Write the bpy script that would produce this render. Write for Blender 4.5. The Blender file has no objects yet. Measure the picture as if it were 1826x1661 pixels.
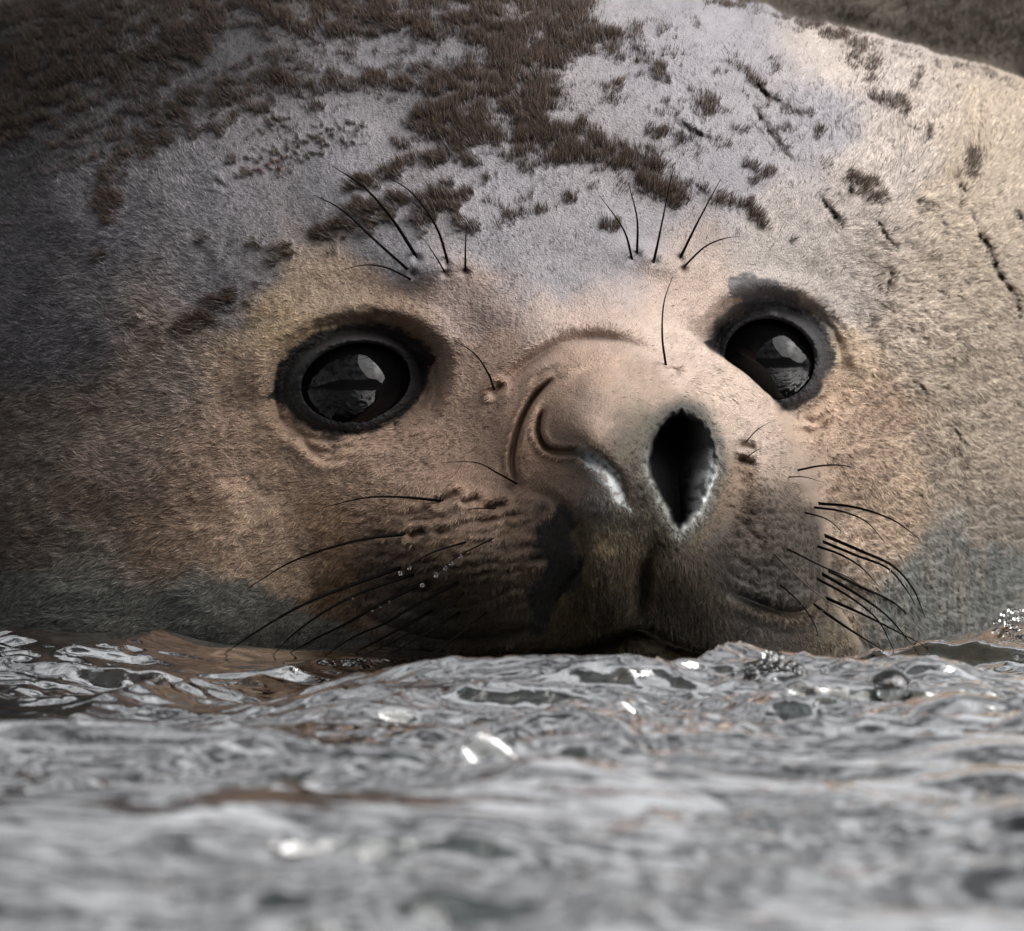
import bpy, math
import numpy as np
from mathutils import Vector

sc = bpy.context.scene
COL = sc.collection
rng = np.random.default_rng(7)

# ------------------------------------------------------------------ camera
K = 0.0003                 # metres per photograph pixel in the plane of the head (y = 0)
CX, CY, WL = 913.0, 830.5, 1150.0
D, H = 4.0, 0.25
TZ = (WL - CY) * K
cam_loc = Vector((0.0, -D, H))
target = Vector((0.0, 0.0, TZ))
fwd = (target - cam_loc); DIST = fwd.length; fwd.normalize()
right = Vector((1, 0, 0)); up = right.cross(fwd).normalized()
cd = bpy.data.cameras.new('camera'); cam = bpy.data.objects.new('camera', cd)
COL.objects.link(cam); sc.camera = cam
cam.location = cam_loc
cam.rotation_euler = fwd.to_track_quat('-Z', 'Y').to_euler()
cd.sensor_width = 36.0; cd.sensor_fit = 'HORIZONTAL'
cd.lens = 36.0 * DIST / (1826 * K)
cd.clip_start = 0.05; cd.clip_end = 3000
cd.dof.use_dof = True
cd.dof.focus_distance = D - 0.06
cd.dof.aperture_fstop = cd.lens * 0.001 / 0.019

# ------------------------------------------------------------------ sky, sun, exposure
SUN_DIR = Vector((0.68, -0.30, 0.67)).normalized()        # towards the sun
el = math.asin(SUN_DIR.z)
w = bpy.data.worlds.new('World'); sc.world = w; w.use_nodes = True
nt = w.node_tree; nt.nodes.clear()
sky = nt.nodes.new('ShaderNodeTexSky'); sky.sky_type = 'NISHITA'; sky.sun_disc = False
sky.sun_elevation = el; sky.sun_rotation = math.atan2(SUN_DIR.x, SUN_DIR.y)
sky.air_density = 1.0; sky.dust_density = 4.0; sky.ozone_density = 1.0
hs = nt.nodes.new('ShaderNodeHueSaturation'); hs.inputs['Saturation'].default_value = 0.07
bg = nt.nodes.new('ShaderNodeBackground'); bg.inputs['Strength'].default_value = 0.078
wo = nt.nodes.new('ShaderNodeOutputWorld')
# broken overcast: cloud cover varies the sky's brightness evenly all round
tcw = nt.nodes.new('ShaderNodeTexCoord'); cl = nt.nodes.new('ShaderNodeTexNoise')
cl.inputs['Scale'].default_value = 5.0; cl.inputs['Detail'].default_value = 3.5; cl.inputs['Roughness'].default_value = 0.55
cr = nt.nodes.new('ShaderNodeMapRange'); cr.inputs['From Min'].default_value = 0.36; cr.inputs['From Max'].default_value = 0.66
cr.inputs['To Min'].default_value = 0.20; cr.inputs['To Max'].default_value = 1.85
mx = nt.nodes.new('ShaderNodeMix'); mx.data_type = 'RGBA'; mx.blend_type = 'MULTIPLY'; mx.inputs['Factor'].default_value = 1.0
nt.links.new(tcw.outputs['Generated'], cl.inputs['Vector']); nt.links.new(cl.outputs['Fac'], cr.inputs['Value'])
nt.links.new(sky.outputs[0], hs.inputs['Color']); nt.links.new(hs.outputs[0], mx.inputs['A']); nt.links.new(cr.outputs['Result'], mx.inputs['B'])
nt.links.new(mx.outputs['Result'], bg.inputs[0])
nt.links.new(bg.outputs[0], wo.inputs[0])
sd = bpy.data.lights.new('sun', 'SUN'); sun = bpy.data.objects.new('sun', sd); COL.objects.link(sun)
sd.energy = 3.0; sd.angle = math.radians(76); sd.color = (1.0, 0.97, 0.93)
sun.rotation_euler = (-SUN_DIR).to_track_quat('-Z', 'Y').to_euler()
sun.location = (3, -2, 4)
sc.view_settings.view_transform = 'Standard'; sc.view_settings.look = 'None'
sc.view_settings.exposure = 0.74; sc.view_settings.gamma = 1.0
sc.view_settings.use_curve_mapping = False
sc.cycles.use_denoising = True
sc.cycles.max_bounces = 6; sc.cycles.transmission_bounces = 4; sc.cycles.glossy_bounces = 3
sc.cycles.transparent_max_bounces = 12; sc.cycles.diffuse_bounces = 2; sc.cycles.caustics_reflective = False
sc.cycles.sample_clamp_indirect = 4.0

# ------------------------------------------------------------------ helpers
C3 = np.array(cam_loc); F3 = np.array(fwd); R3 = np.array(right); U3 = np.array(up)

def at(u, v, p):
    """point seen at photograph pixel (u, v), p thousand-pixels in front of the head's plane"""
    u = np.asarray(u, float); v = np.asarray(v, float); p = np.asarray(p, float)
    a = (u - CX) * K / DIST; b = -(v - CY) * K / DIST
    d = F3 + a[..., None] * R3 + b[..., None] * U3
    t = (-p * 1000 * K - C3[1]) / d[..., 1]
    return C3 + d * t[..., None]

_tab = rng.random((8, 256, 256))
def noise(x, y, s=0):
    """smooth lattice noise in -1..1"""
    T = _tab[s % 8]
    xi = np.floor(x).astype(int); yi = np.floor(y).astype(int)
    fx = x - xi; fy = y - yi
    fx = fx * fx * fx * (fx * (fx * 6 - 15) + 10); fy = fy * fy * fy * (fy * (fy * 6 - 15) + 10)
    x0 = xi & 255; x1 = (xi + 1) & 255; y0 = yi & 255; y1 = (yi + 1) & 255
    a = T[y0, x0] * (1 - fx) + T[y0, x1] * fx
    b = T[y1, x0] * (1 - fx) + T[y1, x1] * fx
    return (a * (1 - fy) + b * fy) * 2 - 1

def fbm(x, y, s=0, octv=3):
    r = 0; a = 1.0; t = 0
    for i in range(octv):
        r = r + a * noise(x * 2 ** i + 17.3 * i, y * 2 ** i + 9.1 * i, s + i); t += a; a *= 0.5
    return r / t

def sstep(a, b, x):
    t = np.clip((x - a) / (b - a), 0, 1); return t * t * (3 - 2 * t)

def tps(pts, U, V):
    pts = np.array(pts, float); xy = pts[:, :2] / 1000; z = pts[:, 2]; n = len(pts)
    def k(r2): return 0.5 * r2 * np.log(r2 + 1e-12)
    A = np.zeros((n + 3, n + 3))
    A[:n, :n] = k(((xy[:, None] - xy[None]) ** 2).sum(-1)) + np.eye(n) * 2e-3
    A[:n, n] = 1; A[:n, n + 1:] = xy; A[n, :n] = 1; A[n + 1:, :n] = xy.T
    c = np.linalg.solve(A, np.concatenate([z, [0, 0, 0]]))
    x = U / 1000; y = V / 1000
    r = c[n] + c[n + 1] * x + c[n + 2] * y
    for i in range(n):
        r += c[i] * k((x - xy[i, 0]) ** 2 + (y - xy[i, 1]) ** 2)
    return r

def seg_dist(pts, U, V):
    """distance to a polyline and running parameter 0..1"""
    best = np.full(U.shape, 1e9); par = np.zeros(U.shape); n = len(pts) - 1
    for i in range(n):
        (x0, y0), (x1, y1) = pts[i], pts[i + 1]
        dx, dy = x1 - x0, y1 - y0; L = dx * dx + dy * dy + 1e-9
        t = np.clip(((U - x0) * dx + (V - y0) * dy) / L, 0, 1)
        d = np.hypot(U - x0 - t * dx, V - y0 - t * dy)
        m = d < best; best = np.where(m, d, best); par = np.where(m, (i + t) / n, par)
    return best, par

def poly_sd(poly, U, V):
    """signed distance, positive inside"""
    d, _ = seg_dist(list(poly) + [poly[0]], U, V)
    ins = np.zeros(U.shape, bool); n = len(poly)
    for i in range(n):
        (x0, y0), (x1, y1) = poly[i], poly[(i + 1) % n]
        c = ((y0 > V) != (y1 > V)) & (U < (x1 - x0) * (V - y0) / (y1 - y0 + 1e-9) + x0)
        ins ^= c
    return np.where(ins, d, -d)

def smooth_curve(pts, n):
    """Catmull-Rom through the points (any dimension)"""
    P = np.array(pts, float); P = np.vstack([2 * P[0] - P[1], P, 2 * P[-1] - P[-2]])
    m = len(P) - 3; out = []
    for t in np.linspace(0, m - 1e-6, n):
        i = int(t); f = t - i; a, b, c, d = P[i:i + 4]
        out.append(0.5 * (2 * b + (c - a) * f + (2 * a - 5 * b + 4 * c - d) * f * f + (3 * b - a - 3 * c + d) * f ** 3))
    return np.array(out)

def mesh_obj(name, verts, faces, mat, parent=None, smooth=True):
    me = bpy.data.meshes.new(name)
    verts = np.asarray(verts, np.float32); faces = np.asarray(faces, np.int32)
    nv, nf, k = len(verts), len(faces), faces.shape[1]
    me.vertices.add(nv); me.vertices.foreach_set('co', verts.ravel())
    me.loops.add(nf * k); me.loops.foreach_set('vertex_index', faces.ravel())
    me.polygons.add(nf); me.polygons.foreach_set('loop_start', np.arange(0, nf * k, k, dtype=np.int32))
    if smooth: me.polygons.foreach_set('use_smooth', np.ones(nf, bool))
    me.update(calc_edges=True); me.validate()
    if mat: me.materials.append(mat)
    o = bpy.data.objects.new(name, me); COL.objects.link(o)
    if parent: o.parent = parent
    return o

def grid_faces(nr, nc):
    i = np.arange(nr * nc).reshape(nr, nc)
    return np.stack([i[:-1, :-1], i[1:, :-1], i[1:, 1:], i[:-1, 1:]], -1).reshape(-1, 4)

def tag(o, label=None, cat=None, group=None, kind=None):
    for k, v in (('label', label), ('category', cat), ('group', group), ('kind', kind)):
        if v: o[k] = v
    return o

def new_mat(name):
    m = bpy.data.materials.new(name); m.use_nodes = True
    n = m.node_tree.nodes; return m, m.node_tree, n['Principled BSDF']

def axis(stops):
    """non-uniform axis from (start, end, step) pieces"""
    a = [np.arange(s, e, st) for s, e, st in stops]
    return np.concatenate(a + [[stops[-1][1]]])

# ------------------------------------------------------------------ materials
def attr_mat(name, attr, rough=0.6, spec=0.35, bump=None, gloss_attr=None, back=None):
    m, t, b = new_mat(name)
    a = t.nodes.new('ShaderNodeAttribute'); a.attribute_name = attr
    t.links.new(a.outputs['Color'], b.inputs['Base Color'])
    b.inputs['Roughness'].default_value = rough
    b.inputs['Specular IOR Level'].default_value = spec
    if gloss_attr:
        g = t.nodes.new('ShaderNodeAttribute'); g.attribute_name = gloss_attr
        t.links.new(g.outputs['Fac'], b.inputs['Roughness'])
    if bump:
        tc = t.nodes.new('ShaderNodeTexCoord')
        n1 = t.nodes.new('ShaderNodeTexNoise'); n1.inputs['Scale'].default_value = bump[0]; n1.inputs['Detail'].default_value = 5
        bp = t.nodes.new('ShaderNodeBump'); bp.inputs['Strength'].default_value = bump[1]; bp.inputs['Distance'].default_value = bump[2]
        t.links.new(tc.outputs['Object'], n1.inputs['Vector']); t.links.new(n1.outputs['Fac'], bp.inputs['Height'])
        t.links.new(bp.outputs['Normal'], b.inputs['Normal'])
    return m

M_skin = attr_mat('seal_skin', 'skin_colour', 0.55, 0.3, bump=(900, 0.6, 0.0018), gloss_attr='skin_gloss')
M_fur = attr_mat('seal_fur', 'hair_colour', 0.5, 0.22)

M_eye, t, b = new_mat('seal_eye')
b.inputs['Base Color'].default_value = (0.0025, 0.0025, 0.003, 1); b.inputs['Roughness'].default_value = 0.015
b.inputs['IOR'].default_value = 1.31

M_whisk, t, b = new_mat('whisker_keratin'); b.inputs['Specular IOR Level'].default_value = 0.02
b.inputs['Base Color'].default_value = (0.004, 0.003, 0.003, 1); b.inputs['Roughness'].default_value = 0.5

M_whisk2, t, b = new_mat('pale_whisker_keratin')
b.inputs['Base Color'].default_value = (0.045, 0.033, 0.024, 1); b.inputs['Roughness'].default_value = 0.45; b.inputs['Specular IOR Level'].default_value = 0.3
M_water, t, b = new_mat('sea_water')
b.inputs['Base Color'].default_value = (0.20, 0.225, 0.215, 1); b.inputs['Roughness'].default_value = 0.02
b.inputs['IOR'].default_value = 1.34; b.inputs['Transmission Weight'].default_value = 1.0
tc = t.nodes.new('ShaderNodeTexCoord'); mp = t.nodes.new('ShaderNodeMapping'); mp.inputs['Scale'].default_value = (1, 0.8, 1)
n1 = t.nodes.new('ShaderNodeTexNoise'); n1.inputs['Scale'].default_value = 150; n1.inputs['Detail'].default_value = 3
n1.inputs['Distortion'].default_value = 0.6
bp = t.nodes.new('ShaderNodeBump'); bp.inputs['Strength'].default_value = 0.35; bp.inputs['Distance'].default_value = 0.0009
t.links.new(tc.outputs['Object'], mp.inputs[0]); t.links.new(mp.outputs[0], n1.inputs['Vector'])
t.links.new(n1.outputs['Fac'], bp.inputs['Height']); t.links.new(bp.outputs['Normal'], b.inputs['Normal'])

def rock_mat(name, c0, c1, scale):
    m, t, b = new_mat(name)
    tc = t.nodes.new('ShaderNodeTexCoord'); n = t.nodes.new('ShaderNodeTexNoise'); n.inputs['Scale'].default_value = scale; n.inputs['Detail'].default_value = 6
    r = t.nodes.new('ShaderNodeValToRGB'); r.color_ramp.elements[0].color = c0; r.color_ramp.elements[1].color = c1
    t.links.new(tc.outputs['Object'], n.inputs['Vector']); t.links.new(n.outputs['Fac'], r.inputs[0]); t.links.new(r.outputs[0], b.inputs['Base Color'])
    b.inputs['Roughness'].default_value = 0.9
    return m
M_shore = rock_mat('shore_rock', (0.02, 0.02, 0.018, 1), (0.07, 0.065, 0.055, 1), 0.8)
M_bed = rock_mat('dark_sand', (0.02, 0.022, 0.022, 1), (0.06, 0.06, 0.055, 1), 6.0)

# ------------------------------------------------------------------ the setting: water, sea bed, shore behind the camera
def water_height(X, Y):
    wx = X + 0.02 * noise(X * 6, Y * 6, 3); wy = Y + 0.02 * noise(X * 6 + 5, Y * 6, 4)
    def ridge(v): return 1 - 2 * np.abs(v)
    h = 0.0090 * noise(wx * 4.2 + 3.1, wy * 3.6 + 0.4, 0)
    h += 0.0105 * noise(wx * 6 + wy * 2 + 1.7, wy * 9, 1)
    h += 0.0068 * ridge(noise(wx * 10 - wy * 5, wy * 19 + 2.2, 2))
    gust = 0.25 + 1.1 * sstep(-.35, .45, noise(X * 6 + 4, Y * 5, 7))
    h += gust * 0.0054 * noise(wx * 16 + wy * 9, wy * 46, 5)
    h += gust * 0.0019 * ridge(noise(wx * 38 + wy * 22, wy * 82, 6))
    h += gust * 0.0008 * noise(wx * 120 - wy * 30, wy * 190, 3)
    fade = 1 / (1 + (np.hypot(X, Y) / 4.0) ** 2)
    bumps = 0
    for (u, p, a, sx, sy) in WAVES:
        q = at(np.array(u), np.array(1150.0), np.array(p))
        bumps = bumps + a * np.exp(-((X - q[0]) / sx) ** 2 - ((Y - q[1]) / sy) ** 2)
    return h * fade + bumps - 0.0075
# crests seen in the photograph: (pixel column, distance in front of the head, height, widths)
WAVES = [(1145, 0.75, 0.012, 0.05, 0.05), (1380, 0.62, 0.006, 0.03, 0.03), (250, 0.35, 0.012, 0.06, 0.06),
         (1760, 0.0, 0.013, 0.06, 0.08), (1330, 1.05, 0.010, 0.10, 0.07), 
         (100, 1.0, 0.008, 0.09, 0.06), (880, 1.3, 0.006, 0.10, 0.06)]
wxs = axis([(-600, -40, 80), (-40, -4, 6), (-4, -0.7, 0.3), (-0.7, -0.34, 0.02), (-0.34, 0.34, 0.0018), (0.34, 0.7, 0.02), (0.7, 4, 0.3), (4, 40, 6), (40, 600, 80)])
wys = axis([(-7, -3, 0.5), (-3, -2.3, 0.02), (-2.3, -0.5, 0.0042), (-0.5, 0.25, 0.0021), (0.25, 1, 0.02), (1, 5, 0.3), (5, 40, 5), (40, 900, 80)])
X, Y = np.meshgrid(wxs, wys)
Z = water_height(X, Y)
sea = mesh_obj('sea', np.stack([X, Y, Z], -1).reshape(-1, 3), grid_faces(len(wys), len(wxs)), M_water)
tag(sea, 'rippling grey sea water around the seal', 'water', kind='structure')
bx = np.array([-600.0, -40, 40, 600]); by = np.array([-7.5, 0, 40, 900.0])
BX, BY = np.meshgrid(bx, by)
bed = mesh_obj('seabed', np.stack([BX, BY, np.full_like(BX, -0.8)], -1).reshape(-1, 3), grid_faces(4, 4), M_bed)
tag(bed, 'dark sandy sea bed below the water', 'seabed', kind='structure')
sx_ = np.linspace(-120, 120, 200); sy_ = axis([(-90, -30, 3), (-30, -5, 0.5)])
SX, SY = np.meshgrid(sx_, sy_)
dd = np.clip(-SY - 6.0 + 0.8 * noise(SX * 0.2, SY * 0.2, 2), -3, 200)
SZ = 0.10 * dd + sstep(1.5, 9, dd) * (4.6 + 2.2 * fbm(SX * 0.09, SY * 0.09, 1, 5)) + 0.12 * np.clip(dd - 8, 0, None) * (.6 + .4 * noise(SX * .03, SY * .03, 3)) + .15 * fbm(SX, SY, 3, 3) * sstep(0, 2, dd)
shore = mesh_obj('shore', np.stack([SX, SY, SZ], -1).reshape(-1, 3), grid_faces(len(sy_), len(sx_)), M_shore)
tag(shore, 'dark rocky shore across the water from the seal', 'shore', kind='structure')

# ------------------------------------------------------------------ the seal's head as one continuous surface
us = axis([(-1300, -400, 60), (-400, -60, 20), (-60, 480, 3.2), (480, 1500, 1.7), (1500, 1890, 3.2), (1890, 2300, 20), (2300, 3100, 60)])
vs = axis([(-340, -50, 14), (-50, 470, 3.0), (470, 980, 1.7), (980, 1200, 2.4), (1200, 1400, 10), (1400, 2300, 120)])
U, V = np.meshgrid(us, vs)

common = [(900, -150, -.38), (900, 0, -.19), (900, 150, -.04), (900, 300, .06), (930, 420, .125), (990, 500, .165),
          (1100, 480, .13), (1150, 380, .05), (1150, 200, -.03), (1150, 40, -.18)]
Fp = common + [(1040, 570, .215), (790, 485, .175), (600, 500, .09), (600, 350, .03), (600, 200, -.08), (600, 50, -.24),
    (350, 500, -.01), (350, 300, -.13), (350, 100, -.34), (100, 500, -.17), (100, 300, -.34), (0, 650, -.22), (-150, 700, -.42),
    (-150, 400, -.6), (150, 800, -.09), (150, 1000, -.09), (150, 1150, -.11), (0, 1000, -.2), (-150, 1000, -.42), (400, 700, .04),
    (400, 900, .07), (400, 1100, .06), (632, 690, .13), (632, 560, .135), (500, 690, .09), (770, 640, .17), (640, 800, .175),
    (850, 600, .20), (850, 690, .245), (850, 780, .285), (760, 860, .28), (600, 900, .18), (550, 1000, .15), (700, 950, .30), (800, 1000, .40),
    (900, 950, .43), (960, 1020, .47), (700, 1080, .28), (635, 1060, .21), (560, 1100, .14), (900, 1090, .43), (800, 1140, .31),
    (700, 1160, .22), (1050, 640, .335), (1060, 700, .46), (1060, 780, .545), (1130, 850, .585), (1150, 940, .56), (950, 780, .40),
    (920, 860, .39), (1180, 650, .29), (1250, 720, .34), (1300, 790, .33), (1370, 860, .28), (1390, 920, .30), (1320, 950, .39), (1300, 1020, .42), (1430, 1000, .29),
    (1150, 600, .235), (1215, 580, .13), (1145, 1050, .50), (1145, 1120, .44), (1050, 1060, .50), (1240, 1060, .48), (1350, 1110, .35), (1450, 1120, .24),
    (1145, 1220, .28), (900, 1250, .20), (600, 1250, .05), (1400, 1220, .18), (200, 1300, -.15), (1145, 1450, -.1), (600, 1450, -.2), (0, 1300, -.35),
    (1300, 450, .02), (1400, 250, -.12)]
Gp = common + [(1190, 460, .085), (1040, 560, .18), (1230, 560, .09), (1300, 480, .02), (1375, 520, -.05), (1375, 640, -.09), (1480, 640, -.16), (1290, 640, -.02),
    (1400, 760, -.07), (1450, 850, -.10), (1500, 950, -.13), (1550, 1100, -.18), (1600, 750, -.24), (1600, 500, -.22), (1500, 350, -.13),
    (1400, 200, -.16), (1400, 50, -.31), (1600, 200, -.33), (1750, 250, -.5), (1750, 400, -.42), (1750, 600, -.41), (1750, 800, -.43),
    (1750, 1000, -.46), (1900, 600, -.68), (1900, 1000, -.74), (1900, 300, -.8), (1300, 350, -.01), (1550, 1250, -.25), (1750, 1250, -.55), (1300, 1000, 0), (900, 800, .1)]
Fz = tps(Fp, U, V); Gz = tps(Gp, U, V)

# right-hand contour of the muzzle, which stands in front of the far cheek and eye
cpts = np.array([(590, 1225), (614, 1254), (633, 1284), (648, 1304), (667, 1328), (688, 1355), (706, 1372), (730, 1389), (755, 1408), (800, 1424), (850, 1440), (905, 1462), (960, 1470), (1010, 1474),
                 (1060, 1480), (1100, 1500), (1150, 1532), (1200, 1545), (2300, 1560)], float)
xR = np.interp(V, cpts[:, 0], cpts[:, 1]) + 3 * noise(V / 23, V * 0 + 3, 2)
cosn = np.interp(V, [590, 700, 760, 850, 920], [.70, .70, .80, .88, .98])
s = (xR - U) * cosn
bw = np.interp(V, [470, 560, 600, 640, 712, 775, 845, 905, 970], [140, 90, 14, 2.2, 2.5, 24, 28, 13, 6])
wG = 1 - sstep(-1, 1, s / bw)
Rr = np.interp(V, [590, 640, 720, 900, 1100], [20, 40, 55, 80, 80])
tt = np.clip(s / Rr, 0, 1)
drop = np.clip(Fz - Gz, 0, .5) * .55 * sstep(570, 640, V)
Fr = Fz - drop * (1 - np.sqrt(np.clip(1 - (1 - tt) ** 2, 0, 1)))
P = Fr * (1 - wG) + Gz * wG
onG = wG

def valley(pts, width, depth, fade=True, side=0, rough=False):
    """a crease along a polyline; side > 0 puffs up the flank too"""
    global P
    q = smooth_curve(pts, max(8, len(pts) * 5))
    x0, x1 = q[:, 0].min() - width * 5, q[:, 0].max() + width * 5; y0, y1 = q[:, 1].min() - width * 5, q[:, 1].max() + width * 5
    i0, i1 = np.searchsorted(us, [x0, x1]); j0, j1 = np.searchsorted(vs, [y0, y1])
    if i1 <= i0 or j1 <= j0: return
    d, par = seg_dist([tuple(a) for a in q], U[j0:j1, i0:i1], V[j0:j1, i0:i1])
    k = np.sin(np.pi * np.clip(par, .01, .99)) ** .85 if fade else 1.0
    if rough: k = k * (.35 + .9 * sstep(-.4, .3, noise(U[j0:j1, i0:i1] / 8, V[j0:j1, i0:i1] / 8, 6))); d = d + 2.5 * noise(U[j0:j1, i0:i1] / 5, V[j0:j1, i0:i1] / 5, 2)
    P[j0:j1, i0:i1] += k * (-depth * np.exp(-(d / width) ** 2) + side * np.exp(-((d - 2.4 * width) / (1.2 * width)) ** 2))

def bump(cx, cy, rx, ry, h, ang=0.0):
    global P
    c, s_ = math.cos(math.radians(ang)), math.sin(math.radians(ang))
    dx = U - cx; dy = V - cy
    a = (dx * c + dy * s_) / rx; b_ = (-dx * s_ + dy * c) / ry
    P += h * np.exp(-(a * a + b_ * b_))

# nose: folds round the closed nostril, rim of the mound
valley([(1190, 652), (1120, 616), (1050, 606), (985, 622), (935, 660), (895, 705)], 13, .040, side=.010)
valley([(990, 672), (955, 705), (932, 745), (918, 790), (914, 830), (926, 868)], 5, .066, side=.010)
valley([(972, 728), (962, 750), (961, 775), (975, 798), (1000, 806), (1030, 808), (1060, 830)], 5, .060, side=.008)
bump(938, 800, 17, 60, .020, 4)
bump(1042, 768, 62, 44, .050, 20)
bump(1090, 700, 80, 50, .022, 15)
bump(905, 760, 30, 60, .012)
valley([(1030, 806), (1065, 822), (1098, 852), (1115, 902)], 9, .018, side=.003)
bump(1070, 890, 36, 44, .018)
# open nostril: a real cavity whose right wall slopes into view
nostril = [(1214, 731), (1192, 742), (1173, 758), (1158, 788), (1151, 824), (1157, 852), (1170, 878), (1182, 902), (1195, 925), (1207, 950), (1228, 938),
           (1250, 915), (1266, 879), (1281, 838), (1280, 795), (1257, 752), (1233, 734)]
UW = U + 2.5 * noise(U / 9, V / 9, 1); VW = V + 2.5 * noise(U / 9, V / 9, 2)
nsd = poly_sd(nostril, UW, VW)
P += .008 * np.exp(-((nsd + 12) / 16) ** 2)
ly = np.array([(731, 1214), (742, 1192), (758, 1173), (788, 1158), (824, 1151), (852, 1157), (878, 1170), (902, 1182), (925, 1195), (950, 1207)], float)
ry = np.array([(731, 1216), (752, 1257), (795, 1280), (838, 1281), (879, 1266), (915, 1250), (938, 1228), (950, 1208)], float)
xl = np.interp(V, ly[:, 0], ly[:, 1]); xr = np.interp(V, ry[:, 0], ry[:, 1])
tn = np.clip((U - xl) / np.maximum(xr - xl, 4), 0, 1)
P -= .26 * sstep(-4, 12, nsd) ** 1.3 * (1 - sstep(.38, .98, tn) * .92)
# whisker pads, lips
valley([(1250, 715), (1292, 770), (1312, 830), (1308, 890), (1280, 945), (1235, 975)], 24, .030)
bump(1385, 950, 50, 60, .02); bump(820, 985, 120, 75, .034); bump(1385, 985, 62, 70, .020)
valley([(935, 872), (985, 892), (1020, 930), (1040, 985), (1038, 1040)], 13, .022)
valley([(872, 730), (900, 682), (948, 642), (1005, 618)], 9, .016, side=.006)
valley([(1010, 690), (1045, 662), (1100, 652), (1165, 668)], 9, .012, side=.004)
valley([(945, 690), (965, 668), (1000, 650)], 6, .012, side=.004)
bump(1070, 1020, 60, 70, .03); bump(1235, 1030, 70, 60, .03)
valley([(1178, 960), (1158, 990), (1146, 1030), (1142, 1070), (1140, 1110)], 15, .026, fade=True)
valley([(960, 1172), (1030, 1160), (1090, 1140), (1140, 1122), (1200, 1148), (1270, 1168)], 14, .06, fade=False)
valley([(1290, 1052), (1340, 1072), (1400, 1092), (1440, 1086), (1470, 1058)], 9, .045, side=.012)
valley([(640, 1090), (700, 1120), (800, 1142), (900, 1132), (960, 1118)], 10, .03, side=.008)
valley([(1035, 910), (1040, 960), (1035, 1010), (1000, 1060), (985, 1110)], 8, .012)
for i in range(5):                                    # rows of pits where the whiskers grow
    for j in range(7):
        x = 650 + 45 * j + 14 * i + rng.uniform(-16, 16); y = 915 + 38 * i + 7 * j * (1 if i < 3 else .2) - 14 * j * .4 + rng.uniform(-13, 13)
        if x < 960 and y < 1110: valley([(x + 18, y - 5), (x, y), (x - 15, y + 4)], 4.5, rng.uniform(.003, .007), side=.003)
        x2 = 1310 + 24 * j + rng.uniform(-11, 11); y2 = 870 + 42 * i + 9 * j + rng.uniform(-12, 12)
        if x2 < 1462 and y2 < 1075: valley([(x2 - 9, y2 - 5), (x2, y2), (x2 + 8, y2 + 5)], 4.5, rng.uniform(.002, .006), side=.002)
for i in range(70):
    x = rng.uniform(650, 960); y = rng.uniform(890, 1100); l = rng.uniform(10, 30); a_ = -.28 + rng.normal(0, .15)
    valley([(x - l, y - l * a_), (x, y + rng.uniform(-2, 2)), (x + l, y + l * a_)], rng.uniform(3.5, 6), rng.uniform(.0015, .0045), side=.001)
    x = rng.uniform(1300, 1465); y = rng.uniform(850, 1080); l = rng.uniform(6, 16); a_ = .45 + rng.normal(0, .3)
    valley([(x - l, y - l * a_), (x, y + rng.uniform(-2, 2)), (x + l, y + l * a_)], rng.uniform(3.5, 6), rng.uniform(.0015, .005), side=.001)
for q in ([(780, 894), (800, 888), (815, 880)], [(830, 896), (850, 888)], [(870, 905), (895, 898)], [(735, 955), (752, 948)], [(880, 700), (890, 690)],
          [(1186, 660), (1205, 662)], [(1325, 795), (1340, 798)], [(1320, 820), (1338, 826)]):
    valley(q, 6, .014, fade=False, side=.006)
# brow pads from which the eyebrow whiskers grow
bump(770, 480, 55, 26, .020, -10); bump(1165, 468, 55, 22, .020, 12)
for x, y in ((745, 462), (738, 490), (797, 472), (830, 486), (795, 488), (1128, 464), (1137, 456), (1168, 468), (1212, 462), (1217, 480)):
    bump(x, y, 7, 7, -.014)
# wrinkles below the eyes
valley([(520, 745), (545, 790), (590, 808), (640, 792), (668, 765)], 8, .013, side=.003)
valley([(535, 775), (570, 818), (620, 818), (660, 795)], 7, .010, side=.002)
valley([(515, 725), (535, 765), (580, 783), (640, 778)], 5, .008, side=.004)
valley([(1392, 738), (1412, 768), (1440, 772), (1475, 752)], 8, .020, side=.004)
valley([(1425, 745), (1450, 752), (1480, 735)], 5, .010, side=.006)
# cracks and scars in the hide
CRACKS = [([(1345, 152), (1362, 168), (1395, 184)], 5, .016), ([(1345, 190), (1362, 215), (1380, 245), (1412, 282)], 5, .014),
          ([(1468, 355), (1485, 380), (1502, 408)], 5, .018), ([(1562, 395), (1580, 418), (1600, 446)], 5, .018),
          ([(1730, 376), (1752, 430), (1785, 495), (1815, 535), (1815, 585)], 6, .028), ([(1812, 380), (1826, 400)], 9, .02),
          ([(1575, 475), (1585, 500), (1580, 530)], 5, .014), ([(1205, 215), (1235, 235), (1270, 250)], 6, .012),
          ([(1630, 680), (1655, 710)], 4, .012), ([(1708, 330), (1718, 348)], 4, .014), ([(1805, 615), (1826, 640)], 6, .018),
          ([(1700, 760), (1725, 800)], 4, .008), ([(1630, 875), (1665, 890)], 3, .006), ([(1680, 390), (1690, 410)], 5, .012),
          ([(1515, 335), (1512, 352)], 4, .012), ([(380, 320), (400, 330)], 5, .008)]
for q, w_, d_ in CRACKS:
    qq = [(x + rng.uniform(-4, 4), y + rng.uniform(-4, 4)) for x, y in smooth_curve(q, max(4, int(math.dist(q[0], q[-1]) / 14)))]
    valley(qq, w_ * .75, d_, side=.004, rough=True)

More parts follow.
